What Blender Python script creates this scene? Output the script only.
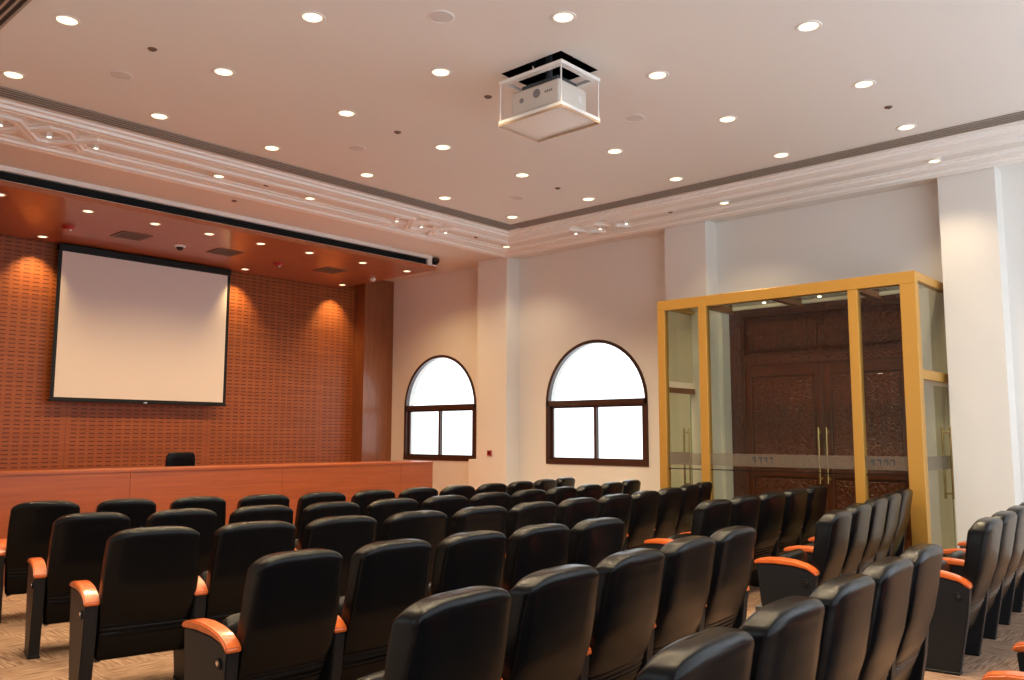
import bpy, bmesh, math, random
from mathutils import Vector, Matrix
random.seed(4)
for o in list(bpy.data.objects):
    bpy.data.objects.remove(o)
sc = bpy.context.scene
C = sc.collection

# ------------------------------------------------------------------ camera
cam_d = bpy.data.cameras.new('camera')
cam = bpy.data.objects.new('camera', cam_d)
C.objects.link(cam)
R_ = Vector((0.67252636, -0.74006998, 0.00217177))
U_ = Vector((-0.08417791, -0.07357913, 0.99373044))
F_ = Vector((0.73527027, 0.66849273, 0.11178145))
m = Matrix((R_, U_, -F_)).transposed().to_4x4()
m.translation = (0, 0, 1.5)
cam.matrix_world = m
cam_d.sensor_width = 36
cam_d.lens = 855.9 / 1024 * 36
cam_d.clip_start = 0.02
sc.camera = cam

# ------------------------------------------------------------------ world, exposure
W = bpy.data.worlds.new('world')
sc.world = W
W.use_nodes = True
bgn = W.node_tree.nodes['Background']
bgn.inputs[0].default_value = (0.86, 0.93, 1.0, 1)
bgn.inputs[1].default_value = 1.9
sc.view_settings.view_transform = 'Standard'
sc.view_settings.look = 'None'
sc.view_settings.gamma = 1
sc.view_settings.use_curve_mapping = False
sc.view_settings.exposure = 0.48
DOWN_W = 172          # watts of a main ceiling downlight
BAND_W = 70
STAGE_W = 105
WALLWASH_W = 110
cy = sc.cycles
cy.max_bounces = 10
cy.diffuse_bounces = 5
cy.glossy_bounces = 4
cy.transparent_max_bounces = 16
cy.caustics_reflective = False
cy.caustics_refractive = False
cy.sample_clamp_indirect = 6
WARM = (1.0, 0.77, 0.48)

# room numbers were surveyed for a wall at 10.4 m; S enlarges the room about the camera
S = 1.08
def sx(v): return v * S
def sz(z): return 1.5 + (z - 1.5) * S
CEIL = sz(4.42)
SOF = sz(4.20)
FL = -.05            # floor level

# ------------------------------------------------------------------ materials
def mat(name, col, rough=0.5, metal=0.0, spec=0.5, coat=0.0, emis=None, es=0.0):
    m = bpy.data.materials.new(name)
    m.use_nodes = True
    b = m.node_tree.nodes['Principled BSDF']
    b.inputs['Base Color'].default_value = (*col, 1)
    b.inputs['Roughness'].default_value = rough
    b.inputs['Metallic'].default_value = metal
    b.inputs['Specular IOR Level'].default_value = spec
    b.inputs['Coat Weight'].default_value = coat
    if emis:
        b.inputs['Emission Color'].default_value = (*emis, 1)
        b.inputs['Emission Strength'].default_value = es
    return m

class NT:
    """tiny node helper"""
    def __init__(s, m):
        s.m = m; s.t = m.node_tree; s.b = s.t.nodes['Principled BSDF']
    def n(s, k, **kw):
        x = s.t.nodes.new(k)
        for a, v in kw.items(): setattr(x, a, v)
        return x
    def l(s, a, b): s.t.links.new(a, b)
    def coord(s): return s.n('ShaderNodeTexCoord').outputs['Object']
    def mapping(s, v, scale=(1, 1, 1), rot=(0, 0, 0)):
        x = s.n('ShaderNodeMapping'); s.l(v, x.inputs[0])
        x.inputs['Scale'].default_value = scale; x.inputs['Rotation'].default_value = rot
        return x.outputs[0]
    def noise(s, v, scale, detail=4, rough=.5):
        x = s.n('ShaderNodeTexNoise'); s.l(v, x.inputs['Vector'])
        x.inputs['Scale'].default_value = scale; x.inputs['Detail'].default_value = detail
        x.inputs['Roughness'].default_value = rough
        return x.outputs['Fac']
    def ramp(s, f, stops):
        x = s.n('ShaderNodeValToRGB'); s.l(f, x.inputs[0]); e = x.color_ramp.elements
        while len(e) < len(stops): e.new(.5)
        for i, (p, c) in enumerate(stops):
            e[i].position = p; e[i].color = (*c, 1)
        return x.outputs[0]
    def math(s, op, a, b=None, c=None):
        x = s.n('ShaderNodeMath', operation=op)
        for i, v in enumerate((a, b, c)):
            if v is None: continue
            if isinstance(v, (int, float)): x.inputs[i].default_value = v
            else: s.l(v, x.inputs[i])
        return x.outputs[0]
    def mix(s, f, a, b, mode='MIX'):
        x = s.n('ShaderNodeMixRGB', blend_type=mode)
        for i, v in enumerate((f, a, b)):
            if isinstance(v, (int, float)): x.inputs[i].default_value = v
            elif isinstance(v, tuple): x.inputs[i].default_value = (*v, 1)
            else: s.l(v, x.inputs[i])
        return x.outputs[0]
    def bump(s, h, strength, dist=.01):
        x = s.n('ShaderNodeBump'); s.l(h, x.inputs['Height'])
        x.inputs['Strength'].default_value = strength; x.inputs['Distance'].default_value = dist
        s.l(x.outputs[0], s.b.inputs['Normal'])
    def color(s, c): s.l(c, s.b.inputs['Base Color'])
    def xyz(s, v):
        x = s.n('ShaderNodeSeparateXYZ'); s.l(v, x.inputs[0]); return x.outputs

def plaster(name, col, rough=.6):
    m = mat(name, col, rough); t = NT(m); c = t.coord()
    f = t.noise(c, 1.3, 3)
    t.color(t.mix(t.math('MULTIPLY', f, .12), col, tuple(x * .8 for x in col)))
    t.bump(t.noise(c, 160, 2), .05, .002)
    return m

def wood(name, dark, light, scale=(1, 1, 14), rough=.38, coat=.2, grain=3.0):
    m = mat(name, light, rough, coat=coat); t = NT(m); c = t.coord()
    v = t.mapping(c, scale)
    f = t.noise(v, grain, 6, .6)
    g = t.noise(t.mapping(c, tuple(a * 4 for a in scale)), grain * 2.2, 3)
    k = t.math('ADD', t.math('MULTIPLY', f, .75), t.math('MULTIPLY', g, .25))
    t.color(t.ramp(k, [(.35, dark), (.65, light)]))
    t.bump(g, .04, .002)
    return m

M = {}
M['wall'] = plaster('wall_paint', (.80, .785, .755))
M['ceiling'] = plaster('ceiling_paint', (.82, .81, .785))
M['cornice'] = plaster('cornice_plaster', (.93, .92, .90), .5)
M['stage_wood'] = wood('stage_wood', (.36, .085, .024), (.50, .145, .04), (.5, .5, 9))
M['desk_wood'] = wood('desk_wood', (.25, .05, .013), (.36, .085, .022), (.35, 1, 8), .38, .08)
M['soffit_wood'] = wood('soffit_wood', (.32, .09, .035), (.43, .145, .06), (.6, 6, .6), .35, .25)
M['column_wood'] = wood('column_wood', (.19, .062, .022), (.27, .095, .034), (6, 6, .5), .4, .2)
M['arm_wood'] = wood('arm_wood', (.46, .082, .014), (.62, .14, .028), (9, 1.5, 9), .28, .4)
M['carved'] = wood('carved_wood', (.07, .017, .008), (.14, .037, .016), (6, 6, .8), .35, .3)
M['carved_panel'] = wood('carved_panel_wood', (.085, .018, .008), (.16, .038, .017), (6, 6, .8), .35, .3)
M['leather'] = mat('black_leather', (.004, .004, .0045), .25, spec=.13, coat=.05)
t = NT(M['leather']); c_ = t.coord()
t.b.inputs['Coat Roughness'].default_value = .13
vo = t.n('ShaderNodeTexVoronoi'); t.l(c_, vo.inputs['Vector']); vo.inputs['Scale'].default_value = 260
t.bump(t.math('ADD', vo.outputs[0], t.math('MULTIPLY', t.noise(c_, 9, 3), 2.0)), .10, .003)
M['panel_black'] = mat('black_side_panel', (.007, .008, .010), .45, spec=.3)
t = NT(M['panel_black']); t.bump(t.noise(t.coord(), 300, 2), .1, .002)
M['plastic'] = mat('black_plastic', (.006, .006, .006), .45, spec=.25)
M['chrome'] = mat('chrome', (.8, .8, .8), .15, 1)
M['steel'] = mat('dark_steel', (.10, .11, .13), .4, .6)
M['white_metal'] = mat('white_metal', (.82, .81, .79), .35)
M['black'] = mat('black_cavity', (.006, .006, .006), .8)
M['vent_dark'] = mat('vent_cavity', (.05, .038, .030), .8)
M['vent_blade'] = mat('vent_blade', (.38, .33, .28), .5)
M['vent_wood'] = mat('grille_brown', (.16, .085, .055), .5)
M['screen'] = mat('screen_fabric', (.72, .68, .65), .8)
M['frame'] = mat('window_brown', (.055, .022, .014), .35, coat=.3)
M['gold'] = mat('gold_frame', (.52, .285, .058), .38, .35)
t = NT(M['gold']); t.bump(t.noise(t.mapping(t.coord(), (40, 40, 1)), 5, 2), .02, .001)
M['brass'] = mat('brass', (.75, .55, .25), .25, 1)
M['red'] = mat('red_plastic', (.35, .02, .02), .4)
M['grey'] = mat('grey_plastic', (.68, .65, .63), .5)
M['projector'] = mat('projector_shell', (.62, .58, .53), .4)
M['panel_rim'] = mat('shade_tan_rim', (.42, .29, .19), .5)  # white lip; its shade and orange reflection are put in as tan
M['emblem'] = mat('emblem_grey', (.22, .21, .21), .5)
M['ground'] = mat('outside_paving', (.6, .55, .45), .9)
M['lamp'] = mat('lamp_glow', (1, .9, .75), .4, emis=(1.0, .78, .44), es=1.9)
M['lamp_small'] = mat('small_lamp_glow', (1, .9, .75), .4, emis=(1.0, .88, .70), es=5)
M['lens'] = mat('smoked_dome', (.01, .01, .012), .05, coat=.5)

def glass(name, tint, refl=1.0):
    m = bpy.data.materials.new(name); m.use_nodes = True
    nt = m.node_tree; nt.nodes.clear()
    out = nt.nodes.new('ShaderNodeOutputMaterial')
    tr = nt.nodes.new('ShaderNodeBsdfTransparent'); tr.inputs[0].default_value = (*tint, 1)
    gl = nt.nodes.new('ShaderNodeBsdfGlossy'); gl.inputs['Roughness'].default_value = 0
    fr = nt.nodes.new('ShaderNodeFresnel'); fr.inputs[0].default_value = 1.5
    mx = nt.nodes.new('ShaderNodeMixShader')
    mu = nt.nodes.new('ShaderNodeMath'); mu.operation = 'MULTIPLY'; mu.inputs[1].default_value = refl
    ge = nt.nodes.new('ShaderNodeNewGeometry'); sb = nt.nodes.new('ShaderNodeMath'); sb.operation = 'SUBTRACT'
    sb.inputs[0].default_value = 1.0; nt.links.new(ge.outputs['Backfacing'], sb.inputs[1])
    m2 = nt.nodes.new('ShaderNodeMath'); m2.operation = 'MULTIPLY'
    nt.links.new(fr.outputs[0], mu.inputs[0]); nt.links.new(mu.outputs[0], m2.inputs[0])
    nt.links.new(sb.outputs[0], m2.inputs[1]); nt.links.new(m2.outputs[0], mx.inputs[0])
    nt.links.new(tr.outputs[0], mx.inputs[1]); nt.links.new(gl.outputs[0], mx.inputs[2])
    nt.links.new(mx.outputs[0], out.inputs[0])
    return m
M['glass'] = glass('clear_glass', (.97, .98, .97), .6)
M['booth_glass'] = glass('tinted_glass', (.84, .86, .80), 1.0)
M['glass_edge'] = mat('green_glass_edge', (.12, .30, .24), .15, coat=.5)
fm = mat('frosted_film', (.18, .145, .115), .6); fm.node_tree.nodes['Principled BSDF'].inputs['Alpha'].default_value = .38
M['film'] = fm

# slotted acoustic panelling
def slotted():
    m = mat('slotted_wood', (.5, .15, .05), .45, spec=.35); t = NT(m); c = t.coord()
    g = t.noise(t.mapping(c, (.6, 1, 10)), 3, 6, .6)
    base = t.ramp(g, [(.35, (.24, .065, .018)), (.65, (.325, .098, .027))])
    x, y, z = t.xyz(c)
    P = 2.3
    # sixteen slots across each 2.3 m panel
    loc = t.math('MULTIPLY', t.math('FRACT', t.math('DIVIDE', t.math('SUBTRACT', x, 5.11 - 23), P)), P)
    col = t.math('DIVIDE', t.math('SUBTRACT', loc, .055), .1369)
    fx = t.math('FRACT', col)
    mx = t.math('MULTIPLY', t.math('GREATER_THAN', fx, .15), t.math('LESS_THAN', fx, .82))
    mx = t.math('MULTIPLY', mx, t.math('MULTIPLY', t.math('GREATER_THAN', loc, .06), t.math('LESS_THAN', loc, P - .06)))
    fz = t.math('FRACT', t.math('DIVIDE', z, .0625))
    mz = t.math('MULTIPLY', t.math('GREATER_THAN', fz, .36), t.math('LESS_THAN', fz, .62))
    slot = t.math('MULTIPLY', mx, mz)
    seam = t.math('LESS_THAN', loc, .012)
    sl = t.math('MAXIMUM', slot, t.math('MULTIPLY', seam, .5))
    t.color(t.mix(sl, base, (.10, .022, .008)))  # depth shade inside the slots is painted in as a dark tone
    t.bump(t.math('SUBTRACT', 1.0, sl), .5, .006)
    return m
M['slotted'] = slotted()

def carpet():
    m = mat('carpet', (.4, .2, .1), .95, spec=.1); t = NT(m); c = t.coord()
    x, y, z = t.xyz(c)
    T = .5
    ix = t.math('FLOOR', t.math('DIVIDE', x, T)); iy = t.math('FLOOR', t.math('DIVIDE', y, T))
    par = t.math('ABSOLUTE', t.math('MODULO', t.math('ADD', ix, iy), 2.0))
    a = t.noise(t.mapping(c, (3, 55, 1)), 1.6, 3, .6)
    b = t.noise(t.mapping(c, (55, 3, 1)), 1.6, 3, .6)
    f = t.mix(par, a, b)
    colr = t.ramp(f, [(.38, (.15, .085, .052)), (.5, (.28, .17, .11)), (.62, (.42, .29, .20))])
    t.color(t.mix(t.math('MULTIPLY', t.noise(c, 400, 2), .35), colr, (.16, .09, .06)))
    t.bump(t.math('ADD', f, t.noise(c, 500, 2)), .4, .004)
    return m
M['carpet'] = carpet()

def carvings(m):
    t = NT(m); c = t.coord()
    vo = t.n('ShaderNodeTexVoronoi', feature='DISTANCE_TO_EDGE'); t.l(c, vo.inputs['Vector']); vo.inputs['Scale'].default_value = 13
    wv = t.n('ShaderNodeTexWave', wave_type='RINGS'); t.l(c, wv.inputs['Vector'])
    wv.inputs['Scale'].default_value = 4; wv.inputs['Distortion'].default_value = 9; wv.inputs['Detail Scale'].default_value = 2.5
    h = t.math('ADD', t.math('MINIMUM', t.math('MULTIPLY', vo.outputs['Distance'], 6), .6), t.math('MULTIPLY', wv.outputs['Fac'], .5))
    t.bump(h, .9, .02)
    return m
carvings(M['carved_panel'])

# ------------------------------------------------------------------ mesh helpers
class MB:
    def __init__(s): s.bm = bmesh.new()
    def box(s, x0, x1, y0, y1, z0, z1, mtx=None, bev=0.0, seg=2):
        b = bmesh.new()
        bmesh.ops.create_cube(b, size=1)
        for v in b.verts:
            v.co = Vector((x0 + (v.co.x + .5) * (x1 - x0), y0 + (v.co.y + .5) * (y1 - y0), z0 + (v.co.z + .5) * (z1 - z0)))
        if bev: bmesh.ops.bevel(b, geom=list(b.edges), offset=bev, segments=seg, affect='EDGES', profile=.5)
        return s.add(b, mtx)
    def add(s, b, mtx=None):
        if mtx: b.transform(mtx)
        me = bpy.data.meshes.new('tmp'); b.to_mesh(me); b.free()
        s.bm.from_mesh(me); bpy.data.meshes.remove(me); return s
    def cyl(s, p, r, h, axis='Z', n=24, r2=None, bev=0):
        b = bmesh.new()
        bmesh.ops.create_cone(b, cap_ends=True, segments=n, radius1=r, radius2=r if r2 is None else r2, depth=h)
        if bev: bmesh.ops.bevel(b, geom=[e for e in b.edges if len([f for f in e.link_faces if len(f.verts) > 4]) == 1], offset=bev, segments=3, affect='EDGES')
        if axis == 'X': b.transform(Matrix.Rotation(math.pi / 2, 4, 'Y'))
        if axis == 'Y': b.transform(Matrix.Rotation(math.pi / 2, 4, 'X'))
        b.transform(Matrix.Translation(p)); return s.add(b)
    def bar(s, a, b_, r, n=10):
        a = Vector(a); b_ = Vector(b_); d = b_ - a
        b = bmesh.new(); bmesh.ops.create_cone(b, cap_ends=True, segments=n, radius1=r, radius2=r, depth=d.length)
        b.transform(Matrix.Translation((a + b_) / 2) @ d.to_track_quat('Z', 'Y').to_matrix().to_4x4()); return s.add(b)
    def lathe(s, prof, p=(0, 0, 0), n=32):
        b = bmesh.new(); rings = []
        for r, z in prof:
            rings.append([b.verts.new((r * math.cos(2 * math.pi * i / n), r * math.sin(2 * math.pi * i / n), z)) for i in range(n)])
        for a, c in zip(rings, rings[1:]):
            for i in range(n): b.faces.new((a[i], a[(i + 1) % n], c[(i + 1) % n], c[i]))
        for rg in (rings[0], rings[-1]):
            if (rg[0].co.xy).length > 1e-4: b.faces.new(rg)
        bmesh.ops.remove_doubles(b, verts=b.verts, dist=1e-6)
        bmesh.ops.recalc_face_normals(b, faces=b.faces)
        b.transform(Matrix.Translation(p)); return s.add(b)
    def prism(s, pts, a0, a1, plane='YZ', bev=0, seg=2):
        """pts polygon in plane, extruded along the remaining axis from a0 to a1"""
        b = bmesh.new()
        def P(p, a):
            return {'YZ': (a, p[0], p[1]), 'XZ': (p[0], a, p[1]), 'XY': (p[0], p[1], a)}[plane]
        A = [b.verts.new(P(p, a0)) for p in pts]; B = [b.verts.new(P(p, a1)) for p in pts]
        n = len(pts)
        b.faces.new(A); b.faces.new(B[::-1])
        for i in range(n): b.faces.new((A[i], B[i], B[(i + 1) % n], A[(i + 1) % n]))
        bmesh.ops.recalc_face_normals(b, faces=b.faces)
        if bev: bmesh.ops.bevel(b, geom=list(b.edges), offset=bev, segments=seg, affect='EDGES')
        return s.add(b)
    def sweep(s, path, prof, z):
        """profile (offset, dz) swept along an XY polyline with mitred corners"""
        b = bmesh.new(); n = len(path); rows = []
        for i, p in enumerate(path):
            p = Vector(p)
            d0 = (p - Vector(path[i - 1])).normalized() if i else None
            d1 = (Vector(path[i + 1]) - p).normalized() if i < n - 1 else None
            d0 = d0 or d1; d1 = d1 or d0
            n0 = Vector((-d0.y, d0.x)); n1 = Vector((-d1.y, d1.x))
            mi = (n0 + n1).normalized(); k = 1 / max(.3, mi.dot(n0))
            rows.append([b.verts.new((p.x + mi.x * o * k, p.y + mi.y * o * k, z + dz)) for o, dz in prof])
        for a, c in zip(rows, rows[1:]):
            for i in range(len(prof)):
                j = (i + 1) % len(prof)
                b.faces.new((a[i], a[j], c[j], c[i]))
        b.faces.new(rows[0]); b.faces.new(rows[-1])
        bmesh.ops.recalc_face_normals(b, faces=b.faces)
        return s.add(b)
    def obj(s, name, m, parent=None, smooth=False, kind=None):
        me = bpy.data.meshes.new(name); s.bm.to_mesh(me); s.bm.free()
        me.materials.append(m)
        if smooth:
            me.shade_smooth()
            me.set_sharp_from_angle(angle=math.radians(smooth if smooth > 1 else 40))
        o = bpy.data.objects.new(name, me); C.objects.link(o)
        if parent: o.parent = parent
        if kind: o['kind'] = kind
        return o

def tag(o, label, cat, group=None):
    o['label'] = label; o['category'] = cat
    if group: o['group'] = group
    return o
def thing(name, label, cat, loc=(0, 0, 0), rz=0.0, group=None):
    o = bpy.data.objects.new(name, None); o.empty_display_size = .1
    C.objects.link(o); o.location = loc; o.rotation_euler = (0, 0, rz)
    return tag(o, label, cat, group)
def setting(name, loc=(0, 0, 0)):
    o = bpy.data.objects.new(name, None); C.objects.link(o); o.location = loc; o['kind'] = 'structure'; return o
def copy_tree(o, parent=None):
    c = o.copy(); C.objects.link(c); c.parent = parent
    for ch in o.children: copy_tree(ch, c)
    return c
ORD = ['', 'first', 'second', 'third', 'fourth', 'fifth', 'sixth', 'seventh', 'eighth', 'ninth', 'tenth', 'eleventh', 'twelfth']

# ------------------------------------------------------------------ room shell
XW, XP = sx(10.4), sx(10.1)           # right wall, pillar face
XL, YB = -.32, -1.3                   # left and back wall
YF = sx(12.8)                        # slotted wall
WT = .22
bands = dict(p1=(sx(9.3), sx(9.96)), p2=(sx(5.67), sx(6.31)), p3=(sx(2.18), sx(2.75)))
WIN = [(sx(10.28), sx(12.12)), (sx(6.83), sx(8.71))]
LWIN = [(1.3, 3.2), (3.85, 5.75)]
BWIN = []
ZS, ZT = sz(1.085), sz(2.01)
DY0, DY1, DZ = sx(3.13), sx(5.62), sz(3.3)   # door opening

def arch(y0, y1, z0, zt, n=24):
    r = (y1 - y0) / 2; c = (y0 + y1) / 2
    return [(y0, z0), (y1, z0)] + [(c + r * math.cos(a), zt + r * math.sin(a)) for a in [math.pi * i / n for i in range(n + 1)]]

def holed_wall(name, x0, x1, y0, y1, z0, z1, holes, m):
    b = bmesh.new(); edges = []
    for lp in [[(y0, z0), (y1, z0), (y1, z1), (y0, z1)]] + holes:
        vs = [b.verts.new((x0, p[0], p[1])) for p in lp]
        for i in range(len(vs)): edges.append(b.edges.new((vs[i], vs[(i + 1) % len(vs)])))
    r = bmesh.ops.triangle_fill(b, use_beauty=True, use_dissolve=False, edges=edges)
    fs = [f for f in b.faces]
    ex = bmesh.ops.extrude_face_region(b, geom=fs)
    bmesh.ops.translate(b, vec=(x1 - x0, 0, 0), verts=[g for g in ex['geom'] if isinstance(g, bmesh.types.BMVert)])
    bmesh.ops.recalc_face_normals(b, faces=b.faces)
    q = MB(); q.add(b); return q.obj(name, m, kind='structure')

MB().box(XL - .4, XW + 1.2, YB - .3, YF + .4, FL - .12, FL).obj('floor', M['carpet'], kind='structure')
holed_wall('wall_right', XW, XW + WT, YB, YF, FL, CEIL,
           [arch(a, b, ZS, ZT) for a, b in WIN] + [[(DY0, FL + .001), (DY1, FL + .001), (DY1, DZ), (DY0, DZ)]], M['wall'])
holed_wall('wall_left', XL, XL - WT, YB, YF, FL, CEIL, [arch(a, b, ZS, ZT) for a, b in LWIN], M['wall'])
bw = holed_wall('wall_back', 0, WT, XL - WT, XW + WT, FL, CEIL, [arch(a, b, ZS, ZT) for a, b in BWIN], M['column_wood'])
bw.data.transform(Matrix.Translation((0, YB, 0)) @ Matrix.Rotation(-math.pi / 2, 4, 'Z') @ Matrix.Scale(-1, 4, (0, 1, 0)))
bw.data.flip_normals()
MB().box(XL - WT, XW + WT, YF + .03, YF + .3, FL, CEIL).obj('wall_front', M['wall'], kind='structure')
MB().box(XL, sx(9.72), YF, YF + .03, 0, CEIL).obj('wall_slotted_panelling', M['slotted'], kind='structure')
# ceiling with the projector hatch left open
HX0, HX1, HY0, HY1 = sx(4.86), sx(5.33), sx(3.92), sx(4.55)
q = MB()
for a in [(XL - WT, HX0, YB - .25, YF + .3), (HX1, XW + WT, YB - .25, YF + .3), (HX0, HX1, YB - .25, HY0), (HX0, HX1, HY1, YF + .3)]:
    q.box(a[0], a[1], a[2], a[3], CEIL, CEIL + .2)
q.obj('ceiling', M['ceiling'], kind='structure')
q = MB()
for a in [(HX0 - .02, HX0, HY0, HY1), (HX1, HX1 + .02, HY0, HY1), (HX0, HX1, HY0 - .02, HY0), (HX0, HX1, HY1, HY1 + .02)]:
    q.box(a[0], a[1], a[2], a[3], CEIL + .002, CEIL + .6)
q.box(HX0, HX1, HY0, HY1, CEIL + .58, CEIL + .6)
q.obj('ceiling_hatch_shaft', M['black'], kind='structure')
for k in ('p1', 'p2', 'p3'):
    MB().box(XP, XW, bands[k][0], bands[k][1], FL, CEIL).obj('wall_pillar', M['wall'], kind='structure')
# low boxed ledge beside the first pillar
MB().box(XP + .02, XW, bands['p1'][1], sx(10.17), FL, sz(1.12), bev=.004).obj('wall_ledge', M['wall'], kind='structure')
# wooden column in the front corner
MB().box(sx(9.72), XW, sx(12.50), YF + .03, 0, CEIL).obj('wall_column', M['column_wood'], kind='structure')
# baseboards
MB().box(XW - .015, XW, YB, DY0 - .1, FL, .04).obj('baseboard_right', M['white_metal'], kind='structure')
MB().box(XL, XL + .015, YB, YF, FL, .04).obj('baseboard_left', M['white_metal'], kind='structure')
# shadow gaps where pillars meet the ceiling strip
# stage
MB().box(XL, XW, sx(9.27), YF, FL, .34).obj('stage_platform', M['stage_wood'], kind='structure')
# cornice mouldings: profile strips and interlaced straps
CX_, CY_ = sx(9.48), sx(8.73); CXL = sx(.98)
loop = [(CXL, YB), (CXL, CY_), (CX_, CY_), (CX_, YB)]
def strip(o0, w, h=.03):
    # path runs up the left, across the front and back down the right, so 'outside' is the left-hand side
    a, b = o0, o0 + w
    return [(a, .0), (a, -h * .4), (a + w * .2, -h * .5), (a + w * .24, -h), (a + w * .42, -h), (a + w * .46, -h * .8),
            (a + w * .54, -h * .8), (a + w * .58, -h), (a + w * .76, -h), (a + w * .8, -h * .5), (b, -h * .4), (b, .0)]
for i, (o0, w) in enumerate([(.40, .25), (-.62, .25)]):
    MB().sweep(loop, strip(o0, w, .055), CEIL).obj('trim_%d' % (i + 1), M['cornice'], kind='structure')
# two inner straps that cross each other at the ornaments
def strap(sign):
    q = MB(); off = .235
    knots = [((sx(2.49), CY_), (1, 0)), ]
    def seg(axis, start, end, centres):
        pts = []
        s_ = sign; d = 1 if end > start else -1
        def P(t, o):
            if axis == 'x': return (t, CY_ + o)
            return (CX_ + o, t)
        return pts, s_, d, P
    path = []
    s_ = sign
    def run(axis, crosses, d):
        nonlocal s_
        for c in crosses:
            a, b = c - d * .16, c + d * .16
            if axis == 'x': path.extend([(a, CY_ + s_ * off), (b, CY_ - s_ * off)])
            else: path.extend([(CX_ + s_ * off, a), (CX_ - s_ * off, b)])
            s_ = -s_
    path.append((CXL - s_ * off, YB)); path.append((CXL - s_ * off, CY_ + s_ * off))
    run('x', [sx(2.705), sx(3.14)], 1)
    run('x', [sx(7.52), sx(7.97)], 1)
    path.append((CX_ + s_ * off, CY_ + s_ * off))
    run('y', [sx(7.17), sx(6.74)], -1)
    path.append((CX_ + s_ * off, YB))
    prof = strip(-.085, .17, .048 if sign > 0 else .056)
    return q.sweep(path, prof, CEIL)
strap(1).obj('trim_3', M['cornice'], kind='structure')
strap(-1).obj('trim_4', M['cornice'], kind='structure')

# ------------------------------------------------------------------ windows
def window(n, xin, y0, y1, side, back=False):
    w = setting('window_%d' % n, ((y0 + y1) / 2, YB, ZS) if back else (xin, (y0 + y1) / 2, ZS))
    if back: w.rotation_euler = (0, 0, -math.pi / 2)
    r = (y1 - y0) / 2; H = ZT - ZS
    d = .07 * side
    def ring(r0, r1, x0, x1, zc, nseg=28):
        b = bmesh.new(); A = []
        for i in range(nseg + 1):
            a = math.pi * i / nseg; c, s_ = math.cos(a), math.sin(a)
            A.append([b.verts.new(v) for v in ((x0, r0 * c, zc + r0 * s_), (x0, r1 * c, zc + r1 * s_), (x1, r1 * c, zc + r1 * s_), (x1, r0 * c, zc + r0 * s_))])
        for p, q_ in zip(A, A[1:]):
            for k in range(4): b.faces.new((p[k], p[(k + 1) % 4], q_[(k + 1) % 4], q_[k]))
        b.faces.new(A[0]); b.faces.new(A[-1]); bmesh.ops.recalc_face_normals(b, faces=b.faces)
        return b
    x0, x1 = min(-.012 * side, d), max(-.012 * side, d)
    q = MB(); q.add(ring(r - .042, r + .012, x0, x1, H))
    q.box(x0, x1, -r - .012, -r + .055, -.012, H); q.box(x0, x1, r - .055, r + .012, -.012, H)
    q.box(x0, x1, -r + .055, r - .055, -.012, .06)
    q.box(x0, x1, -r, r, H - .045, H + .045)
    q.obj('window_frame', M['frame'], w)
    for s_, off in ((-1, 0.0), (1, .03)):
        q = MB(); a, b = (-r + .055, .03) if s_ < 0 else (-.03, r - .055)
        xa = (.012 + off) * side; xb = (.038 + off) * side; xa, xb = min(xa, xb), max(xa, xb)
        q.box(xa, xb, a, a + .055, .06, H - .045); q.box(xa, xb, b - .055, b, .06, H - .045)
        q.box(xa, xb, a + .055, b - .055, .06, .10); q.box(xa, xb, a + .055, b - .055, H - .08, H - .045)
        sash = q.obj('sash', M['frame'], w)
        MB().box((xa + xb) / 2 - .003, (xa + xb) / 2 + .003, a + .05, b - .05, .09, H - .07).obj('window_pane', M['glass'], sash)
    q = MB(); q.prism([((r - .03) * math.cos(math.pi * i / 24), H + (r - .03) * math.sin(math.pi * i / 24)) for i in range(25)], .03 * side, .036 * side)
    q.obj('window_pane', M['glass'], w)
    # daylight portal in the opening
    L = bpy.data.lights.new('daylight_portal', 'AREA'); L.shape = 'RECTANGLE'; L.size = 2 * r; L.size_y = H + r
    L.cycles.is_portal = True
    lo = bpy.data.objects.new('daylight_portal', L); C.objects.link(lo); lo.parent = w
    lo.location = (.2 * side, 0, (H + r) / 2); lo.rotation_euler = (0, math.pi / 2 * side, 0)
    if side < 0: pass
for i, (a, b) in enumerate(WIN): window(i + 1, XW, a, b, 1)
for i, (a, b) in enumerate(LWIN): window(i + 3, XL, a, b, -1)
for i, (a, b) in enumerate(BWIN): window(i + 3 + len(LWIN), 0, a, b, 1, True)

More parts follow.
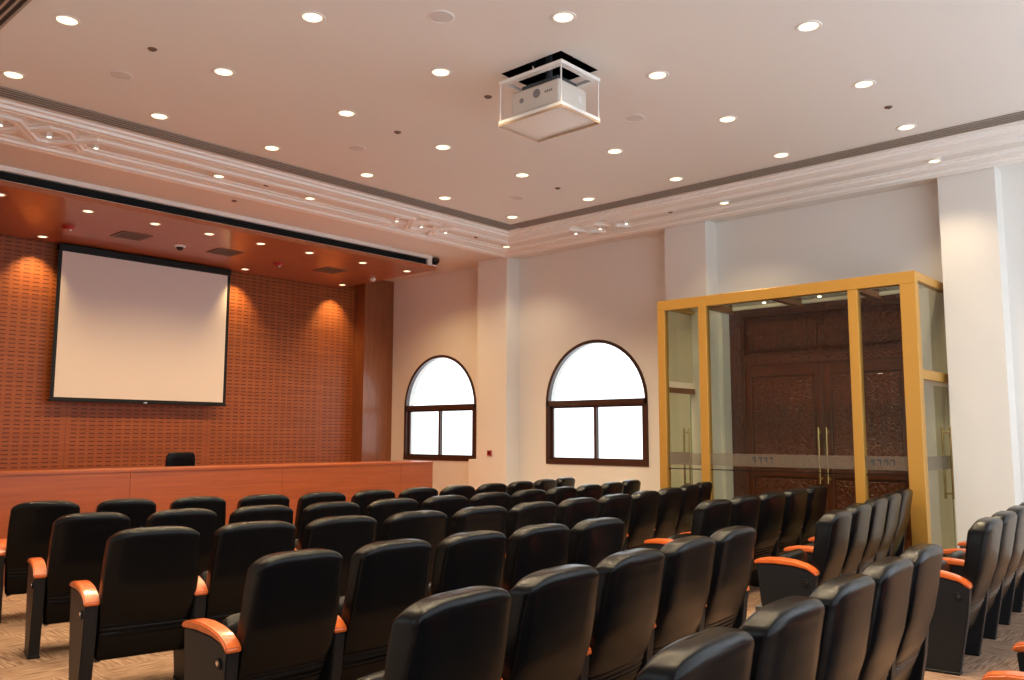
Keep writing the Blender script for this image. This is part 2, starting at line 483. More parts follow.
# ------------------------------------------------------------------ carved wooden door
def carved_door():
    d = setting('door_1', (XW + .25, 0, 0)); yc = sx(4.37)
    q = MB(); F = .2
    q.box(0, .12, DY0 - .02, DY0 + F, FL, DZ); q.box(0, .12, DY1 - F, DY1 + .02, FL, DZ)
    q.box(0, .12, DY0 + F, DY1 - F, sz(3.1), DZ); q.box(0, .12, DY0 + F, DY1 - F, sz(2.42), sz(2.58))
    for y in (DY0 + F, DY1 - F - .02): q.box(-.02, 0, y, y + .02, FL, sz(3.1))
    q.obj('door_frame', M['carved'], d)
    q = MB()
    for y0, y1 in ((DY0 + .03, DY0 + F - .03), (DY1 - F + .03, DY1 - .03)): q.box(-.012, 0.0, y0, y1, .15, DZ - .05, bev=.003, seg=1)
    q.box(-.012, 0, DY0 + F, DY1 - F, sz(2.45), sz(2.55), bev=.003, seg=1)
    q.box(-.012, 0, DY0 + F, DY1 - F, sz(3.13), DZ - .03, bev=.003, seg=1)
    q.obj('carved_border', M['carved_panel'], d)
    q = MB(); q.box(.05, .09, DY0 + F, DY1 - F, sz(2.58), sz(3.1))
    for k in range(2):
        a = DY0 + F + .06 + k * (DY1 - DY0 - 2 * F) / 2; b = a + (DY1 - DY0 - 2 * F) / 2 - .12
        q.box(.02, .05, a, b, sz(2.64), sz(3.04), bev=.012)
    q.obj('transom_panel', M['carved_panel'], d)
    for s_ in (-1, 1):
        a, b = (DY0 + F, yc - .004) if s_ < 0 else (yc + .004, DY1 - F)
        q = MB(); q.box(.03, .09, a, b, FL + .01, sz(2.42))
        for y0, y1, z0, z1 in ((a, a + .1, .01, sz(2.42)), (b - .1, b, .01, sz(2.42)), (a + .1, b - .1, sz(2.30), sz(2.42)), (a + .1, b - .1, .01, .2), (a + .1, b - .1, .95, 1.05)):
            q.box(.008, .03, y0, y1, z0, z1, bev=.004, seg=1)
        leaf = q.obj('door_leaf', M['carved'], d)
        q = MB()
        q.box(.012, .03, a + .13, b - .13, .23, .92, bev=.008); q.box(.012, .03, a + .13, b - .13, 1.08, sz(2.27), bev=.008)
        q.obj('carved_panel', M['carved_panel'], leaf)
        h = yc + s_ * .055
        q = MB(); q.bar((-.05, h, sz(.92)), (-.05, h, sz(1.62)), .014)
        for z in (sz(.98), sz(1.56)): q.bar((-.05, h, z), (.02, h, z), .01); q.cyl((.004, h, z), .026, .01, 'X')
        q.obj('handle', M['brass'], leaf, smooth=40)
    # reveal behind the door
    MB().box(XW + .45, XW + .5, DY0 - .3, DY1 + .3, FL, DZ + .2).obj('wall_behind_door', M['wall'], kind='structure')
carved_door()

# ------------------------------------------------------------------ gold and glass vestibule
def vestibule():
    XB = sx(9.3); y0, y1 = sx(2.80), sx(5.94); ZTp = sz(3.225)
    v = thing('glass_vestibule', 'gold framed glass vestibule enclosing the carved wooden double door', 'glass booth', (XB, (y0 + y1) / 2, 0))
    oy = (y0 + y1) / 2
    def post(a, b, x0=0, x1=.10):
        MB().box(x0, x1, a - oy, b - oy, FL, ZTp - .14, bev=.004, seg=1).obj('post', M['gold'], v)
    post(y1 - .115, y1); post(sx(5.24), sx(5.35)); post(sx(3.40), sx(3.505)); post(y0, y0 + .17, 0, .12)
    MB().box(0, .10, y0 - oy, y1 - oy, ZTp - .14, ZTp, bev=.004, seg=1).obj('top_beam', M['gold'], v)
    D = XW - XB; DP = XP - XB
    MB().box(.10, D - .004, y0 - oy, y0 + .09 - oy, ZTp - .10, ZTp, bev=.004, seg=1).obj('top_beam', M['gold'], v)
    MB().box(.10, DP - .004, y1 - .09 - oy, y1 - oy, ZTp - .10, ZTp, bev=.004, seg=1).obj('top_beam', M['gold'], v)
    MB().box(.12, D - .004, y0 - oy, y0 + .07 - oy, sz(2.10), sz(2.20), bev=.004, seg=1).obj('side_transom', M['gold'], v)
    MB().box(.10, DP - .004, y1 - .07 - oy, y1 - oy, sz(2.06), sz(2.13), bev=.004, seg=1).obj('side_transom', M['column_wood'], v)  # gold transom; the shade on its unlit face is put in as dark brown
    # roof board with cross beams
    MB().box(.08, DP - .004, y0 + .09 - oy, y1 - .09 - oy, ZTp - .075, ZTp - .065).obj('roof_pane', M['booth_glass'], v)
    for y in (sx(5.295), sx(3.45), sx(4.37)):
        MB().box(.09, DP - .004, y - .045 - oy, y + .045 - oy, ZTp - .155, ZTp - .076).obj('cross_beam', M['column_wood'], v)
    MB().box(DP - .10, DP - .05, y0 + .2 - oy, y1 - .3 - oy, ZTp - .12, ZTp - .076, bev=.004, seg=1).obj('wall_beam', M['white_metal'], v)  # pale beam along the wall side, holds no lamp
    # panes
    spans = [(y0 + .17, sx(3.40)), (sx(3.505), sx(5.24)), (sx(5.35), y1 - .115)]
    for k, (a, b) in enumerate(spans):
        g = MB().box(.044, .054, a - oy, b - oy, FL + .01, ZTp - .14).obj('glass_pane', M['booth_glass'], v)
        f = MB().box(.040, .042, a - oy, b - oy, sz(1.155), sz(1.30)).obj('frosted_band', M['film'], g)
        MB().box(.039, .043, a - oy, b - oy, sz(1.10), sz(1.112)).obj('dark_line', M['plastic'], g)
        # row of four small dark hooked characters on the film
        if k < 2:
            q = MB(); cc = (sx(4.56) if k == 1 else (a + b) / 2 + .04) - oy
            for j in range(4):
                yy = cc - .12 + j * .075; zz = sz(1.235)
                q.box(.0375, .0395, yy - .007, yy + .007, zz - .035, zz + .03)
                q.box(.0375, .0395, yy - .007 , yy + .04, zz + .02, zz + .034)
                if j in (1, 3): q.box(.0375, .0395, yy + .02, yy + .034, zz - .002, zz + .02)
            q.obj('characters', M['steel'], f)
    for (ya, dp) in ((y0 + .03, D), (y1 - .04, DP)):
        MB().box(.12, dp - .006, ya - oy, ya + .01 - oy, sz(2.21), ZTp - .10).obj('glass_pane', M['booth_glass'], v)
        g = MB().box(.14, dp - .08, ya - oy, ya + .01 - oy, FL + .012, sz(2.055)).obj('glass_door', M['booth_glass'], v)
        MB().box(.14, dp - .08, ya - .003 - oy, ya - .001 - oy, sz(1.155), sz(1.30)).obj('frosted_band', M['film'], g)
        q = MB(); q.box(dp - .079, dp - .071, ya - oy, ya + .01 - oy, FL + .012, sz(2.055)); q.box(.131, .139, ya - oy, ya + .01 - oy, FL + .012, sz(2.055))
        q.obj('glass_edge', M['glass_edge'], g)
        q = MB()
        for sgn in (-1, 1):
            yy = ya + .005 + sgn * .045 - oy
            q.bar((dp - .2, yy, .78), (dp - .2, yy, 1.62), .013)
            for z in (.84, 1.56): q.bar((dp - .2, yy, z), (dp - .2, ya + .005 - oy, z), .01)
        q.obj('handle', M['brass'], g, smooth=40)
    MB().box(.121, .129, y0 + .02 - oy, y0 + .06 - oy, FL, sz(2.10)).obj('black_stile', M['plastic'], v)
    # two small recessed spots in the roof board
    for y in (sx(4.05), sx(4.75)):
        s_ = MB().cyl((.62, y - oy, ZTp - .079), .022, .008).obj('spot_lamp', M['lamp_small'], v)
        L = bpy.data.lights.new('spot', 'SPOT'); L.energy = 10; L.spot_size = math.radians(120); L.spot_blend = .7; L.shadow_soft_size = .03; L.color = WARM
        lo = bpy.data.objects.new('spot', L); C.objects.link(lo); lo.parent = s_; lo.location = (.62, y - oy, ZTp - .09)
vestibule()

# ------------------------------------------------------------------ stage canopy
XC = sx(9.37); YC = sx(10.20)
cnp = setting('ceiling_canopy', (XL, YC, SOF))
L_ = XC - XL
MB().box(0, L_, 0, .06, 0, .062).obj('wood_lip', M['soffit_wood'], cnp)
MB().box(0, L_ - .02, .06, YF - YC - .002, 0, .03).obj('wood_soffit', M['soffit_wood'], cnp)
MB().box(0, L_ - .10, .012, .05, .0625, .069).obj('white_line', M['white_metal'], cnp)
MB().box(0, L_ - .10, .05, .06, .0695, .178).obj('slot_cavity', M['black'], cnp)
q = MB()
for k in range(3): q.box(0, L_ - .2, .02, .05, .090 + k * .028, .094 + k * .028)
q.obj('slot_blade', M['plastic'], cnp)
MB().box(0, L_ - .10, -.01, .06, .178, CEIL - SOF, bev=.003, seg=1).obj('white_strip', M['white_metal'], cnp)
MB().box(L_ - .2, L_ - .10, 0, .06, .0695, .177).obj('end_block', M['wall'], cnp)
# small camera bracket at the canopy end
b_ = thing('security_camera', 'black dome security camera at the right end of the stage canopy edge', 'camera', (XC - .03, YC + .03, SOF + .062))
b_.scale = (1.35, 1.35, 1.35)
MB().box(-.035, .03, -.02, .02, 0, .02).obj('bracket', M['white_metal'], b_)
MB().lathe([(0, -.055), (.03, -.05), (.055, -.02), (.06, .01), (.055, .03), (0, .035)], (0.02, -.0, .08)).obj('housing', M['plastic'], b_, smooth=50)
MB().cyl((-.01, -.055, .085), .022, .02, 'Y').obj('camera_lens', M['lens'], b_)

# ------------------------------------------------------------------ light fittings
def make_light(name, r, lampmat, watts, angle, label, group, trim=True, col=WARM):
    t = thing(name, label, 'light', (0, 0, 0), 0, group)
    q = MB().lathe([(r * .86, -.001), (r * .9, -.007), (r * 1.12, -.007), (r * 1.2, -.001), (r * .86, -.001)])
    q.obj('trim_ring', M['white_metal'], t, smooth=40)
    MB().lathe([(0, -.005), (r * .5, -.0045), (r * .86, -.002), (r * .86, -.001), (0, -.001)]).obj('lamp_lens', lampmat, t, smooth=40)
    if watts:
        L = bpy.data.lights.new('spot', 'SPOT'); L.energy = watts; L.spot_size = math.radians(angle); L.spot_blend = .8
        L.shadow_soft_size = r * .7; L.color = col
        lo = bpy.data.objects.new('spot', L); C.objects.link(lo); lo.parent = t; lo.location = (0, 0, -.012)
    return t
def place(proto, first, x, y, z, label):
    o = proto if first else copy_tree(proto)
    o.location = (x, y, z); o['label'] = label; return o

GL = [[(2.2, 7.46), (3.41, 7.46), (4.58, 7.46), (5.79, 7.46), (7.01, 7.49), (8.24, 7.49)],
      [(2.13, 6.17), (3.31, 6.14), (4.51, 6.13), (5.72, 6.15), (6.95, 6.17), (8.22, 6.21)],
      [(3.26, 4.85), (4.48, 4.85), (6.98, 4.93), (8.22, 4.97)],
      [(4.43, 3.55), (5.69, 3.59), (6.94, 3.64), (8.23, 3.72)],
      [(5.70, 2.34), (6.98, 2.42), (8.25, 2.49)]]
GL = [[(sx(x * 1.0069), sx(y * 1.0069)) for x, y in r] for r in GL]
GX = [sx(v) for v in (2.19, 3.36, 4.56, 5.76, 7.02, 8.27)]
GY = [sx(v) for v in (7.50, 6.18, 4.92, 3.62, 2.44)]
rown = ['row nearest the front cornice', 'second row from the front cornice', 'third row from the front cornice', 'fourth row from the front cornice', 'row nearest the camera']
dl = make_light('recessed_downlight', .083, M['lamp'], DOWN_W, 125, '', 'main ceiling downlights')
first = True
for r in range(5):
    for k, (x, y) in enumerate(GL[r]):
        n = len(GL[r])
        pos = 'leftmost' if k == 0 else 'rightmost' if k == n - 1 else ORD[k + 1] + ' from the left'
        place(dl, first, x, y, CEIL, 'round glowing recessed downlight, %s in the %s' % (pos, rown[r])); first = False
for x, y in [(GX[0], GY[2]), (GX[0], GY[3]), (GX[1], GY[3]), (GX[0], GY[4]), (GX[1], GY[4]), (GX[2], GY[4]),
             (GX[0], 1.3), (GX[1], 1.3), (GX[2], 1.3)]:
    place(dl, False, x, y, CEIL, 'round recessed downlight overhead near the rear of the hall, out of the picture')
# lights between the cornice straps
bl = make_light('cornice_downlight', .065, M['lamp'], BAND_W, 120, '', 'cornice downlights')
for k, (x, y, lab) in enumerate([(4.70, 8.73, 'cornice downlight in the front moulding, leftmost of its pair above the screen side'),
        (5.91, 8.73, 'cornice downlight in the front moulding, right of the other one'),
        (9.50, 8.76, 'cornice downlight in the corner where both mouldings meet'),
        (9.48, 5.05, 'cornice downlight in the right moulding above the glass vestibule'),
        (9.48, 2.60, 'cornice downlight in the right moulding above the tall right pillar')]):
    if k == 0: MB().cyl((0, 0, .0125), .068, .024).obj('mounting_boss', M['cornice'], bl)
    place(bl, k == 0, sx(x), sx(y), CEIL - .025, lab)
ts = make_light('ornament_spotlight', .026, M['lamp_small'], 0, 90, '', 'tiny spots in the interlaced ornaments')
k = 0
for (pts, where) in (([(2.49, 8.73), (2.92, 8.73), (3.36, 8.73)], 'left interlaced ornament of the front cornice'),
                     ([(7.30, 8.74), (7.74, 8.74), (8.20, 8.74)], 'right interlaced ornament of the front cornice'),
                     ([(9.48, 7.39), (9.48, 6.96), (9.48, 6.52)], 'interlaced ornament of the right-hand cornice')):
    for j, (x, y) in enumerate(pts):
        if k == 0: MB().cyl((0, 0, .0225), .030, .044).obj('mounting_boss', M['cornice'], ts)
        place(ts, k == 0, sx(x), sx(y), CEIL - .045, 'tiny round spotlight, %s in the %s' % (('left one', 'middle one', 'right one')[j], where)); k += 1
# canopy lights
sl = make_light('canopy_downlight', .065, M['lamp'], STAGE_W, 150, '', 'downlights in the wooden canopy', col=(1, .68, .32))
XA = [v * .978 for v in (3.14, 4.13, 4.98, 5.74, 6.54, 7.37, 8.38, 9.31)]
for k, x in enumerate(XA):
    place(sl, k == 0, sx(x), sx(10.62), SOF, 'downlight in the front row of the wooden canopy, %s' % (('leftmost' if k == 0 else 'rightmost' if k == 7 else ORD[k + 1] + ' from the left')))
wl = make_light('canopy_wall_light', .065, M['lamp'], WALLWASH_W, 80, '', 'canopy lights close to the slotted wall')
for ch in wl.children:
    if ch.type == 'LIGHT': ch.rotation_euler = (math.radians(20), 0, 0); ch.data.color = (1, .66, .28)
for k, (x, lab) in enumerate([(4.17, 'just left of the projection screen'), (7.24, 'just right of the projection screen'), (9.18, 'beside the wooden column')]):
    place(wl, k == 0, sx(x), sx(12.47), SOF, 'canopy downlight grazing the slotted wall %s' % lab)

# ------------------------------------------------------------------ vents
def linear_vent(name, x0, x1, y0, y1, n, along, label, z=CEIL):
    v = thing(name, label, 'vent', ((x0 + x1) / 2, (y0 + y1) / 2, z), 0, 'linear slot vents around the ceiling')
    a, b = (x1 - x0) / 2, (y1 - y0) / 2
    MB().box(-a, a, -b, b, -.006, -.001).obj('backing', M['vent_dark'], v)
    q = MB()
    for k in range(n + 1):
        if along == 'X': c = -b + 2 * b * k / n; q.box(-a, a, c - .009, c + .009, -.016, -.0065)
        else: c = -a + 2 * a * k / n; q.box(c - .009, c + .009, -b, b, -.016, -.0065)
    q.obj('blade', M['vent_blade'], v)
linear_vent('linear_vent', sx(1.87), sx(8.79), sx(7.84), sx(8.05), 4, 'X', 'long slotted ceiling vent running along the front cornice')
linear_vent('linear_vent', sx(8.59), sx(8.79), YB + .4, sx(7.83), 4, 'Y', 'long slotted ceiling vent running along the right-hand cornice')
linear_vent('linear_vent', sx(1.66), sx(1.86), YB + .4, sx(8.05), 4, 'Y', 'slotted ceiling vent in the top left corner of the picture')
for k, (x, lab) in enumerate([(4.96, 'left one, above the middle of the screen'), (6.35, 'middle one, near the right end of the screen'), (8.22, 'right one, near the wooden column')]):
    v = thing('ceiling_grille', 'brown square air grille in the canopy, ' + lab, 'vent', (sx(x), sx(11.51), SOF), 0, 'air grilles in the canopy')
    q = MB()
    for s_ in (-1, 1):
        q.box(s_ * .20 - .02, s_ * .20 + .02, -.22, .22, -.012, -.001); q.box(-.18, .18, s_ * .20 - .02, s_ * .20 + .02, -.012, -.001)
    q.obj('grille_frame', M['vent_wood'], v)
    MB().box(-.18, .18, -.18, .18, -.004, -.001).obj('backing', M['vent_dark'], v)
    q = MB()
    for j in range(7): q.box(-.18, .18, -.155 + j * .05, -.135 + j * .05, -.011, -.0045)
    q.obj('louvre', M['vent_wood'], v)
# ceiling speakers
for k, (x, y, lab) in enumerate([(2.80, 6.87, 'above the left side of the screen'), (3.88, 4.21, 'left of the ceiling projector'), (5.19, 6.87, 'between the two front rows of downlights, near the middle'),
        (6.39, 4.29, 'just right of the ceiling projector'), (7.65, 6.88, 'near the corner of the front and right vents')]):
    v = thing('ceiling_speaker', 'round flush white ceiling speaker ' + lab, 'speaker', (sx(x), sx(y), CEIL), 0, 'flush ceiling speakers')
    MB().lathe([(.088, -.001), (.09, -.006), (.10, -.006), (.106, -.001), (.088, -.001)]).obj('speaker_rim', M['white_metal'], v, smooth=40)
    MB().lathe([(0, -.006), (.075, -.0055), (.087, -.003), (.087, -.001), (0, -.001)]).obj('speaker_grille', M['grey'], v, smooth=40)
for k, (x, y, lab) in enumerate([(2.76, 6.21, 'left of the screen-side downlights'), (5.17, 6.20, 'in the middle of the ceiling'), (5.13, 4.95, 'beside the ceiling projector'),
        (7.66, 6.24, 'between the last two downlights of the second row'), (7.68, 2.46, 'near the right-hand vent'), (5.29, 8.70, 'in the front cornice between its two downlights'),
        (5.39, 9.60, 'on the strip between cornice and canopy'), (8.80, 8.72, 'in the front cornice near the corner'), (9.48, 5.83, 'in the right-hand cornice')]):
    v = thing('ceiling_sprinkler', 'small dark round ceiling sprinkler ' + lab, 'sprinkler', (sx(x), sx(y), CEIL), 0, 'ceiling sprinklers')
    MB().lathe([(0, -.012), (.03, -.010), (.038, -.001), (0, -.001)]).obj('escutcheon', M['vent_wood'], v, smooth=40)
    MB().cyl((0, 0, -.016), .007, .01).obj('nozzle', M['steel'], v)
for (x, y, lab) in [(4.17, 11.58, 'left of the screen'), (7.32, 11.63, 'right of the screen')]:
    v = thing('fire_beacon', 'red round fire beacon on the canopy ' + lab, 'alarm', (sx(x), sx(y), SOF), 0, 'red beacons on the canopy')
    MB().lathe([(0, -.045), (.06, -.042), (.085, -.02), (.09, -.001), (0, -.001)]).obj('beacon_body', M['red'], v, smooth=40)
    MB().cyl((.03, 0, -.055), .018, .02).obj('beacon_lens', M['white_metal'], v)
v = thing('dome_camera', 'white rimmed dome camera with dark lens under the canopy above the screen', 'camera', (sx(5.69), sx(11.59), SOF))
MB().lathe([(0, -.03), (.07, -.03), (.085, -.02), (.09, -.001), (0, -.001)]).obj('camera_body', M['white_metal'], v, smooth=40)
MB().lathe([(0, -.085), (.03, -.078), (.05, -.055), (.056, -.031), (0, -.031)]).obj('camera_dome', M['lens'], v, smooth=60)
v = thing('smoke_detector', 'small white smoke detector on the canopy above the wooden column', 'detector', (sx(9.16), sx(11.58), SOF))
MB().lathe([(0, -.05), (.03, -.048), (.05, -.03), (.055, -.001), (0, -.001)]).obj('detector_body', M['white_metal'], v, smooth=40)
MB().cyl((0, 0, -.055), .02, .012).obj('sensor_cap', M['grey'], v)

# ------------------------------------------------------------------ projector on its lift
pj = thing('ceiling_projector', 'white projector on a lift frame hanging from the open ceiling hatch', 'projector', ((HX0 + HX1) / 2, (HY0 + HY1) / 2, CEIL))
PX, PY = (HX1 - HX0) / 2 + .012, (HY1 - HY0) / 2 + .012
ZP = sz(4.0) - CEIL
q = MB().box(-PX, PX, -PY, PY, ZP - .008, ZP + .022, bev=.003, seg=1); q.obj('lift_panel', M['white_metal'], pj)
q = MB()
for a in (-1, 1):
    q.box(a * (PX - .004) - .003, a * (PX - .004) + .003, -PY, PY, ZP - .028, ZP - .008)
    q.box(-PX + .007, PX - .007, a * (PY - .004) - .003, a * (PY - .004) + .003, ZP - .028, ZP - .008)
q.obj('panel_rim', M['panel_rim'], pj)
q = MB()
zf = -.105
q.box(-PX, PX, -PY, -PY + .055, zf, zf + .03); q.box(-PX, PX, PY - .055, PY, zf, zf + .03)
q.box(-PX, -PX + .055, -PY + .055, PY - .055, zf, zf + .03); q.box(PX - .055, PX, -PY + .055, PY - .055, zf, zf + .03)
q.obj('upper_frame', M['white_metal'], pj)
for a in (-1, 1):
    for b in (-1, 1):
        MB().bar((a * (PX - .012), b * (PY - .012), ZP + .02), (a * (PX - .012), b * (PY - .012), zf + .01), .006).obj('rod', M['white_metal'], pj)
for a in (-1, 1):
    MB().bar((a * (PX - .06), 0, zf), (a * (PX - .06), 0, .4), .012).obj('lift_post', M['chrome'], pj)
body = MB().box(-.20, .19, -.27, .27, ZP + .06, ZP + .27, bev=.028, seg=4).obj('projector_body', M['projector'], pj, smooth=50)
q = MB(); q.box(-.13, .13, -.2, .2, ZP + .27, ZP + .33); q.bar((0, 0, ZP + .3), (0, 0, .4), .03); q.obj('mount', M['steel'], body)
MB().cyl((-.202, -.03, ZP + .19), .038, .006, 'X').obj('emblem', M['emblem'], body); MB().cyl((-.202, .14, ZP + .17), .022, .006, 'X').obj('emblem', M['emblem'], body)
MB().box(.06, .11, -.273, -.269, ZP + .12, ZP + .19, bev=.001, seg=1).obj('socket_cover', M['grey'], body)
for k in range(4): MB().box(-.203, -.199, -.20 + k * .022, -.186 + k * .022, ZP + .17, ZP + .19).obj('lettering', M['emblem'], body)
for a in (-1, 1):
    for b in (-1, 1): MB().bar((a * .13, b * .2, ZP + .021), (a * .13, b * .2, ZP + .075), .014).obj('foot', M['plastic'], body)

# ------------------------------------------------------------------ projection screen
YS = sx(12.62)
scn = thing('projection_screen', 'large white roll-down projection screen with black borders on the slotted wall', 'projection screen', (sx(5.755), YS, 0))
hw = sx(1.315); zt, zb = sz(4.135), sz(1.975)
MB().box(-hw, hw, -.03, .09, zt - .055, zt + .045, bev=.008).obj('screen_housing', M['plastic'], scn)
MB().box(-hw, hw, 0, .004, zb + .03, zt - .055).obj('black_border', M['plastic'], scn)
MB().box(-hw + .055, hw - .055, -.003, -.0005, zb + .055, zt - .062).obj('screen_fabric', M['screen'], scn)
MB().box(-hw - .01, hw + .01, -.018, .022, zb - .01, zb + .03, bev=.005).obj('bottom_bar', M['plastic'], scn)
MB().box(-.02, .04, -.024, -.018, zb - .004, zb + .02).obj('pull_tab', M['chrome'], scn)
MB().box(-.3, .3, .091, YF - YS - .001, zt - .03, zt + .02).obj('wall_bracket', M['plastic'], scn)

# ------------------------------------------------------------------ long desk
YD = sx(9.25); XD = sx(8.48); ZD = sz(1.137)
dk = thing('stage_desk', 'long reddish wooden panel desk running along the front of the stage', 'desk', (XL + .02, YD, 0))
LD = XD - XL - .02
seams = [0, sx(2.35) - XL - .02, sx(4.11) - XL - .02, sx(5.98) - XL - .02, sx(7.88) - XL - .02, LD]
for a, b in zip(seams, seams[1:]):
    MB().box(a + .0015, b - .0015, 0, .03, FL, ZD - .03, bev=.0015, seg=1).obj('front_panel', M['desk_wood'], dk)
MB().box(0, LD + .005, -.01, .62, ZD - .03, ZD, bev=.003, seg=1).obj('desk_top', M['desk_wood'], dk)
MB().box(LD - .03, LD, .03, .60, .34, ZD - .03).obj('end_panel', M['desk_wood'], dk)
for x in seams[1:-1]: MB().box(x - .015, x + .015, .03, .5, .34, ZD - .03).obj('support_panel', M['desk_wood'], dk)

# ------------------------------------------------------------------ chair behind the desk
def loft(rows, n=40):
    """rows: (z, half width, y centre, half depth, rounding exponent, rear shift)"""
    b = bmesh.new(); rings = []
    for z, w, yc, d, e in rows:
        rg = []
        for i in range(n):
            a = 2 * math.pi * (i + .5) / n
            c, s_ = math.cos(a), math.sin(a)
            rg.append(b.verts.new((w * math.copysign(abs(c) ** (2 / e), c), yc + d * math.copysign(abs(s_) ** (2 / e), s_), z)))
        rings.append(rg)
    for p, q_ in zip(rings, rings[1:]):
        for i in range(n): b.faces.new((p[i], p[(i + 1) % n], q_[(i + 1) % n], q_[i]))
    b.faces.new(rings[0]); b.faces.new(rings[-1]); bmesh.ops.recalc_face_normals(b, faces=b.faces)
    return b
oc = thing('office_chair', 'black office chair with rounded back standing behind the stage desk', 'chair', (sx(5.42), sx(11.0), .34))
zt_ = sz(1.285) - .34
q = MB(); q.add(loft([(.50, .12, -.27, .02, 3), (.52, .20, -.27, .03, 4), (.60, .215, -.26, .035, 4), (zt_ - .12, .215, -.27, .035, 4), (zt_ - .05, .205, -.275, .033, 4), (zt_ - .015, .185, -.28, .028, 4), (zt_, .13, -.28, .015, 3)]))
q.obj('backrest', M['leather'], oc, smooth=50)
q = MB(); q.add(loft([(.40, .2, 0, .2, 4), (.42, .24, 0, .23, 4), (.47, .24, 0, .23, 4), (.49, .2, 0, .2, 4)])); q.obj('seat', M['leather'], oc, smooth=50)
MB().cyl((0, 0, .24), .03, .32).obj('gas_column', M['steel'], oc, smooth=40)
q = MB(); q.bar((0, -.1, .41), (0, -.25, .42), .02); q.bar((0, -.25, .42), (0, -.245, .6), .02); q.obj('back_bracket', M['steel'], oc)
for k in range(5):
    a = k * 2 * math.pi / 5 + .3
    q = MB(); q.bar((0, 0, .1), (.27 * math.cos(a), .27 * math.sin(a), .07), .018); lg = q.obj('base_leg', M['plastic'], oc)
    MB().cyl((.27 * math.cos(a), .27 * math.sin(a), .03), .03, .04, 'X').obj('caster', M['plastic'], lg)

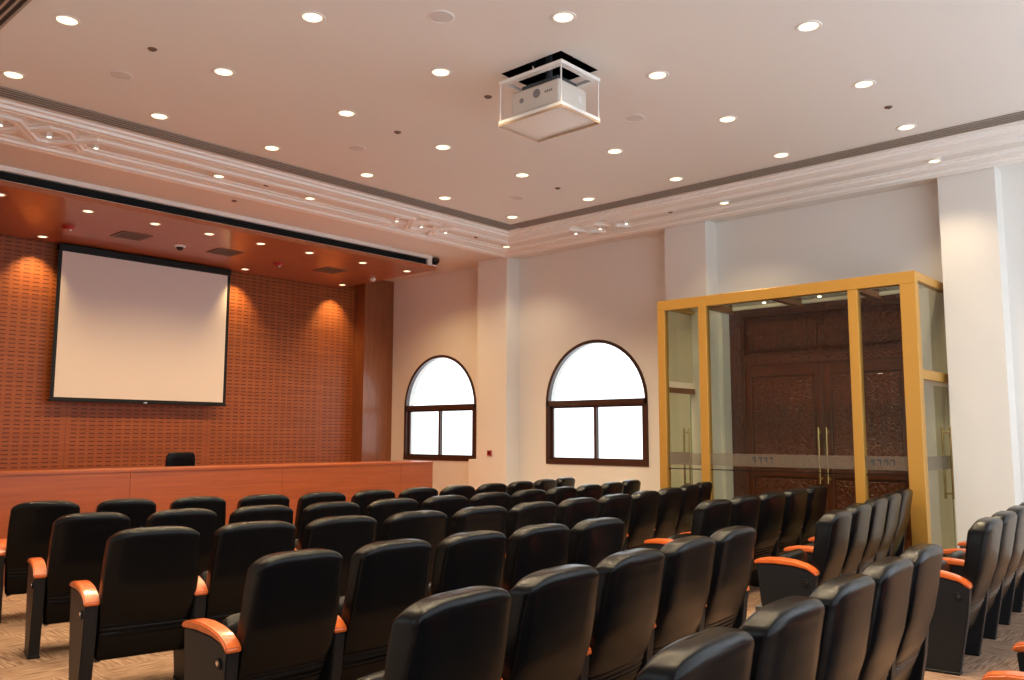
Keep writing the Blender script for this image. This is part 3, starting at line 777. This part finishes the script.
# ------------------------------------------------------------------ auditorium chairs
PIT = .65
def auditorium_chair():
    t = thing('auditorium_chair', '', 'chair')
    # backrest: rear face follows an S curve, pleated band low down
    def prof(z):
        pts = [(.17, .215), (.28, .18), (.38, .145), (.48, .10), (.62, .055), (.75, .03), (.86, .01), (.95, -.01)]
        for (a, ya), (b, yb) in zip(pts, pts[1:]):
            if z <= b:
                f = (z - a) / (b - a); f = f * f * (3 - 2 * f) * .35 + f * .65
                return ya + (yb - ya) * f
        return pts[-1][1]
    def depth(z):
        pts = [(.17, .03), (.28, .045), (.40, .056), (.58, .053), (.72, .055), (.84, .06), (.95, .06)]
        for (a, ya), (b, yb) in zip(pts, pts[1:]):
            if z <= b: return ya + (yb - ya) * (z - a) / (b - a)
        return pts[-1][1]
    def width(z):
        return .266 + .016 * math.sin(math.pi * min(1, max(0, (z - .12) / .74))) ** .7
    b = bmesh.new(); rings = []
    zs = [.172, .178, .19, .22, .26, .295, .31]
    zs += [.315 + i * .0045 for i in range(19)]
    zs += [.405, .42, .45, .47, .50, .54, .58, .62, .66, .70, .74, .78, .82, .85, .87, .885]
    top = .952
    NZ = 12
    for i in range(1, NZ + 1):
        zs.append(.885 + (top - .885) * math.sin(i / NZ * math.pi / 2))
    N = 64
    for z in zs:
        w, d, yc = width(z), depth(z), prof(z) + .0
        yc += d       # profile gives the rear face
        k = 1.0; e1 = 5.0
        if z > .885:                     # domed top, rounded silhouette corners
            f = (z - .885) / (top - .885)
            k = math.sqrt(max(0, 1 - f ** 2.2))
            ww = w * (.60 + .40 * (1 - f ** 2.4) ** .55) if f < 1 else w * .42
            w = ww
            d = d * (.45 + .55 * k) if f < 1 else d * .3
        elif z < .19:
            w -= (.19 - z) * .6; d *= 1 - (.19 - z) * 12
        pleat = 0.0
        if .312 < z < .40:
            pleat = .009 * abs(math.sin((z - .312) / .088 * math.pi * 3)) - .006
        rg = []
        for i in range(N):
            a = 2 * math.pi * (i + .5) / N
            c, s_ = math.cos(a), math.sin(a)
            x = w * math.copysign(abs(c) ** (2 / 9.0), c)
            y = d * math.copysign(abs(s_) ** (2 / 5.5), s_)
            if s_ < 0:                    # rear face: gentle bulge across, pleats
                y -= .016 * (1 - (x / w) ** 2) * min(1, (z - .15) / .2)
                y -= pleat
            else:                         # padded front with side bolsters
                y += .014 * (x / w) ** 2 * (1 if z < .885 else max(0, 1 - (z - .885) / .03))
            rg.append(b.verts.new((x, yc + y, z)))
        rings.append(rg)
    # arched crown: bend upward in the middle
    for rg in rings:
        for v in rg:
            f = max(0, (v.co.z - .80) / .15)
            v.co.z -= f * .022 * (v.co.x / .27) ** 2
    for p, q_ in zip(rings, rings[1:]):
        for i in range(N): b.faces.new((p[i], p[(i + 1) % N], q_[(i + 1) % N], q_[i]))
    b.faces.new(rings[0]); b.faces.new(rings[-1]); bmesh.ops.recalc_face_normals(b, faces=b.faces)
    MB().add(b).obj('backrest', M['leather'], t, smooth=60)
    # tip-up seat, folded against the back
    q = MB(); bb = bmesh.new()
    bmesh.ops.create_cube(bb, size=1)
    bmesh.ops.subdivide_edges(bb, edges=bb.edges, cuts=6, use_grid_fill=True)
    for v in bb.verts:
        x, y, z = [2 * c for c in v.co]
        p = (abs(x) ** 5 + abs(y) ** 5 + abs(z) ** 5) ** .2
        m_ = max(abs(x), abs(y), abs(z)); f = m_ / p
        v.co = Vector((x * f * .255, y * f * .19, z * f * .055))
    q.add(bb, Matrix.Translation((0, .345, .445)) @ Matrix.Rotation(math.radians(66), 4, 'X')).obj('seat', M['leather'], t, smooth=60)
    # curved metal pan and hinge bar under the seat
    q = MB()
    q.prism([(-.262, .232), (-.262, .155), (-.235, .158), (-.2, .185), (-.13, .205), (.13, .205), (.2, .185), (.235, .158), (.262, .155), (.262, .232)], .255, .60, 'XZ')
    q.bar((-.28, .29, .26), (.28, .29, .26), .016)
    q.obj('seat_pan', M['steel'], t, smooth=30)
    # side panel with armrest
    xs = -PIT / 2
    q = MB()
    q.prism([(.205, FL), (.445, FL), (.52, .30), (.545, .565), (.44, .572), (.28, .568), (.18, .550), (.115, .515), (.135, .33)], xs - .037, xs + .037, 'YZ', bev=.006)
    sp = q.obj('side_panel', M['panel_black'], t, smooth=30)
    for sd in (-1, 1):
        MB().cyl((xs + sd * .040, .185, .457), .027, .012, 'X', bev=.002).obj('hinge_cap', M['plastic'], sp, smooth=40)
        MB().cyl((xs + sd * .048, .180, .462), .012, .006, 'X').obj('cap_screw', M['chrome'], sp)
    q = MB(); q.box(xs - .042, xs + .042, .20, .45, FL, FL + .018, bev=.003, seg=1); q.obj('foot_plate', M['plastic'], sp)
    # arched wooden arm
    top_ = [(.108, .532), (.14, .562), (.195, .588), (.275, .607), (.37, .616), (.47, .612), (.545, .598), (.562, .585)]
    bot_ = [(.56, .566), (.43, .576), (.275, .570), (.175, .551), (.112, .508)]
    q = MB(); q.prism(top_ + bot_, xs - .044, xs + .044, 'YZ', bev=.007, seg=3)
    q.obj('armrest', M['arm_wood'], t, smooth=35)
    return t
base_chair = auditorium_chair()
def shifted_end(root):
    # the last chair of a row carries a second panel on its right
    for ch in list(base_chair.children):
        if ch.name.split('.')[0] in ('side_panel', 'armrest'):
            c = copy_tree(ch, root); c.location.x += PIT
def quad(a, b, c): return lambda X: a * X * X + b * X + c
rows = [
    ('front row', [2.76, 3.34, 3.91, 4.49, 5.07, 5.65, 6.23, 6.81, 7.40, 7.99, 8.58, 9.18], quad(.0557, -.7372, 9.378), 'front row of chairs'),
    ('second row', [2.58, 3.18, 3.78, 4.38, 4.99, 5.59, 6.19, 6.80, 7.41, 8.02, 8.64, 9.26], quad(.0424, -.511, 7.3879), 'second row of chairs'),
    ('third row', [2.44, 3.05, 3.66, 4.28, 4.92, 5.55, 6.19, 6.83, 7.48, 8.14, 8.80, 9.46], quad(.0391, -.4252, 5.8847), 'third row of chairs'),
    ('fourth row, left block', [2.43 + .582 * i for i in range(5)], quad(0, -.0326, 3.6212), 'fourth row left of the aisle'),
    ('fifth row, left block', [2.205 + .667 * i for i in range(5)], quad(0, .125, 1.9228), 'fifth row left of the aisle'),
    ('sixth row, left block', [2.188 + .633 * i for i in range(5)], quad(0, .076, 1.0429), 'sixth row left of the aisle'),
    ('fourth row, right block', [6.87 + .672 * i for i in range(5)], quad(0, .0826, 3.1985), 'fourth row right of the aisle'),
    ('fifth row, right block', [6.50 + .79 * i for i in range(5)], quad(0, .17, 1.437), 'fifth row right of the aisle'),
    ('sixth row, right block', [6.63 + .645 * i for i in range(5)], quad(0, .0711, 1.08), 'sixth row right of the aisle'),
    ('last row', [4.10, 4.72], lambda X: .41 + .05 * (X - 4.1), 'last row of chairs'),
]
first = True
for rname, xs_, fy, grp in rows:
    n = len(xs_); pitch = (xs_[-1] - xs_[0]) / (n - 1)
    for k, x in enumerate(xs_):
        y = fy(x); sl_ = (fy(x + .05) - fy(x - .05)) / .1
        o = base_chair if first else copy_tree(base_chair)
        first = False
        o.location = (x, y, 0); o.rotation_euler = (0, 0, .8 * math.atan(sl_))
        o.scale = (min(1.1, pitch / PIT) * (1.08 if rname == 'front row' and k == 0 else 1), 1, 1)
        if rname == 'last row':
            lab = 'chair at the bottom right corner showing only its armrest tip, the %s one' % ('lower' if k == 0 else 'upper')
        else:
            pos = 'leftmost' if k == 0 else 'rightmost' if k == n - 1 else ORD[k + 1] + ' from the left'
            lab = 'black leather auditorium chair, %s in the %s' % (pos, rname)
        o['label'] = lab; o['group'] = grp
        if k == n - 1 and o is not base_chair: shifted_end(o)

# ------------------------------------------------------------------ small wall things
v = thing('fire_call_point', 'small red fire call point on the pillar between the two arched windows', 'alarm', (XP, sx(9.66), sz(1.23)))
MB().box(-.03, -.001, -.045, .045, -.045, .045, bev=.005).obj('call_point_body', M['red'], v)
MB().box(-.033, -.030, -.022, .022, -.022, .022).obj('call_point_window', M['plastic'], v)
bpy.context.view_layer.update()
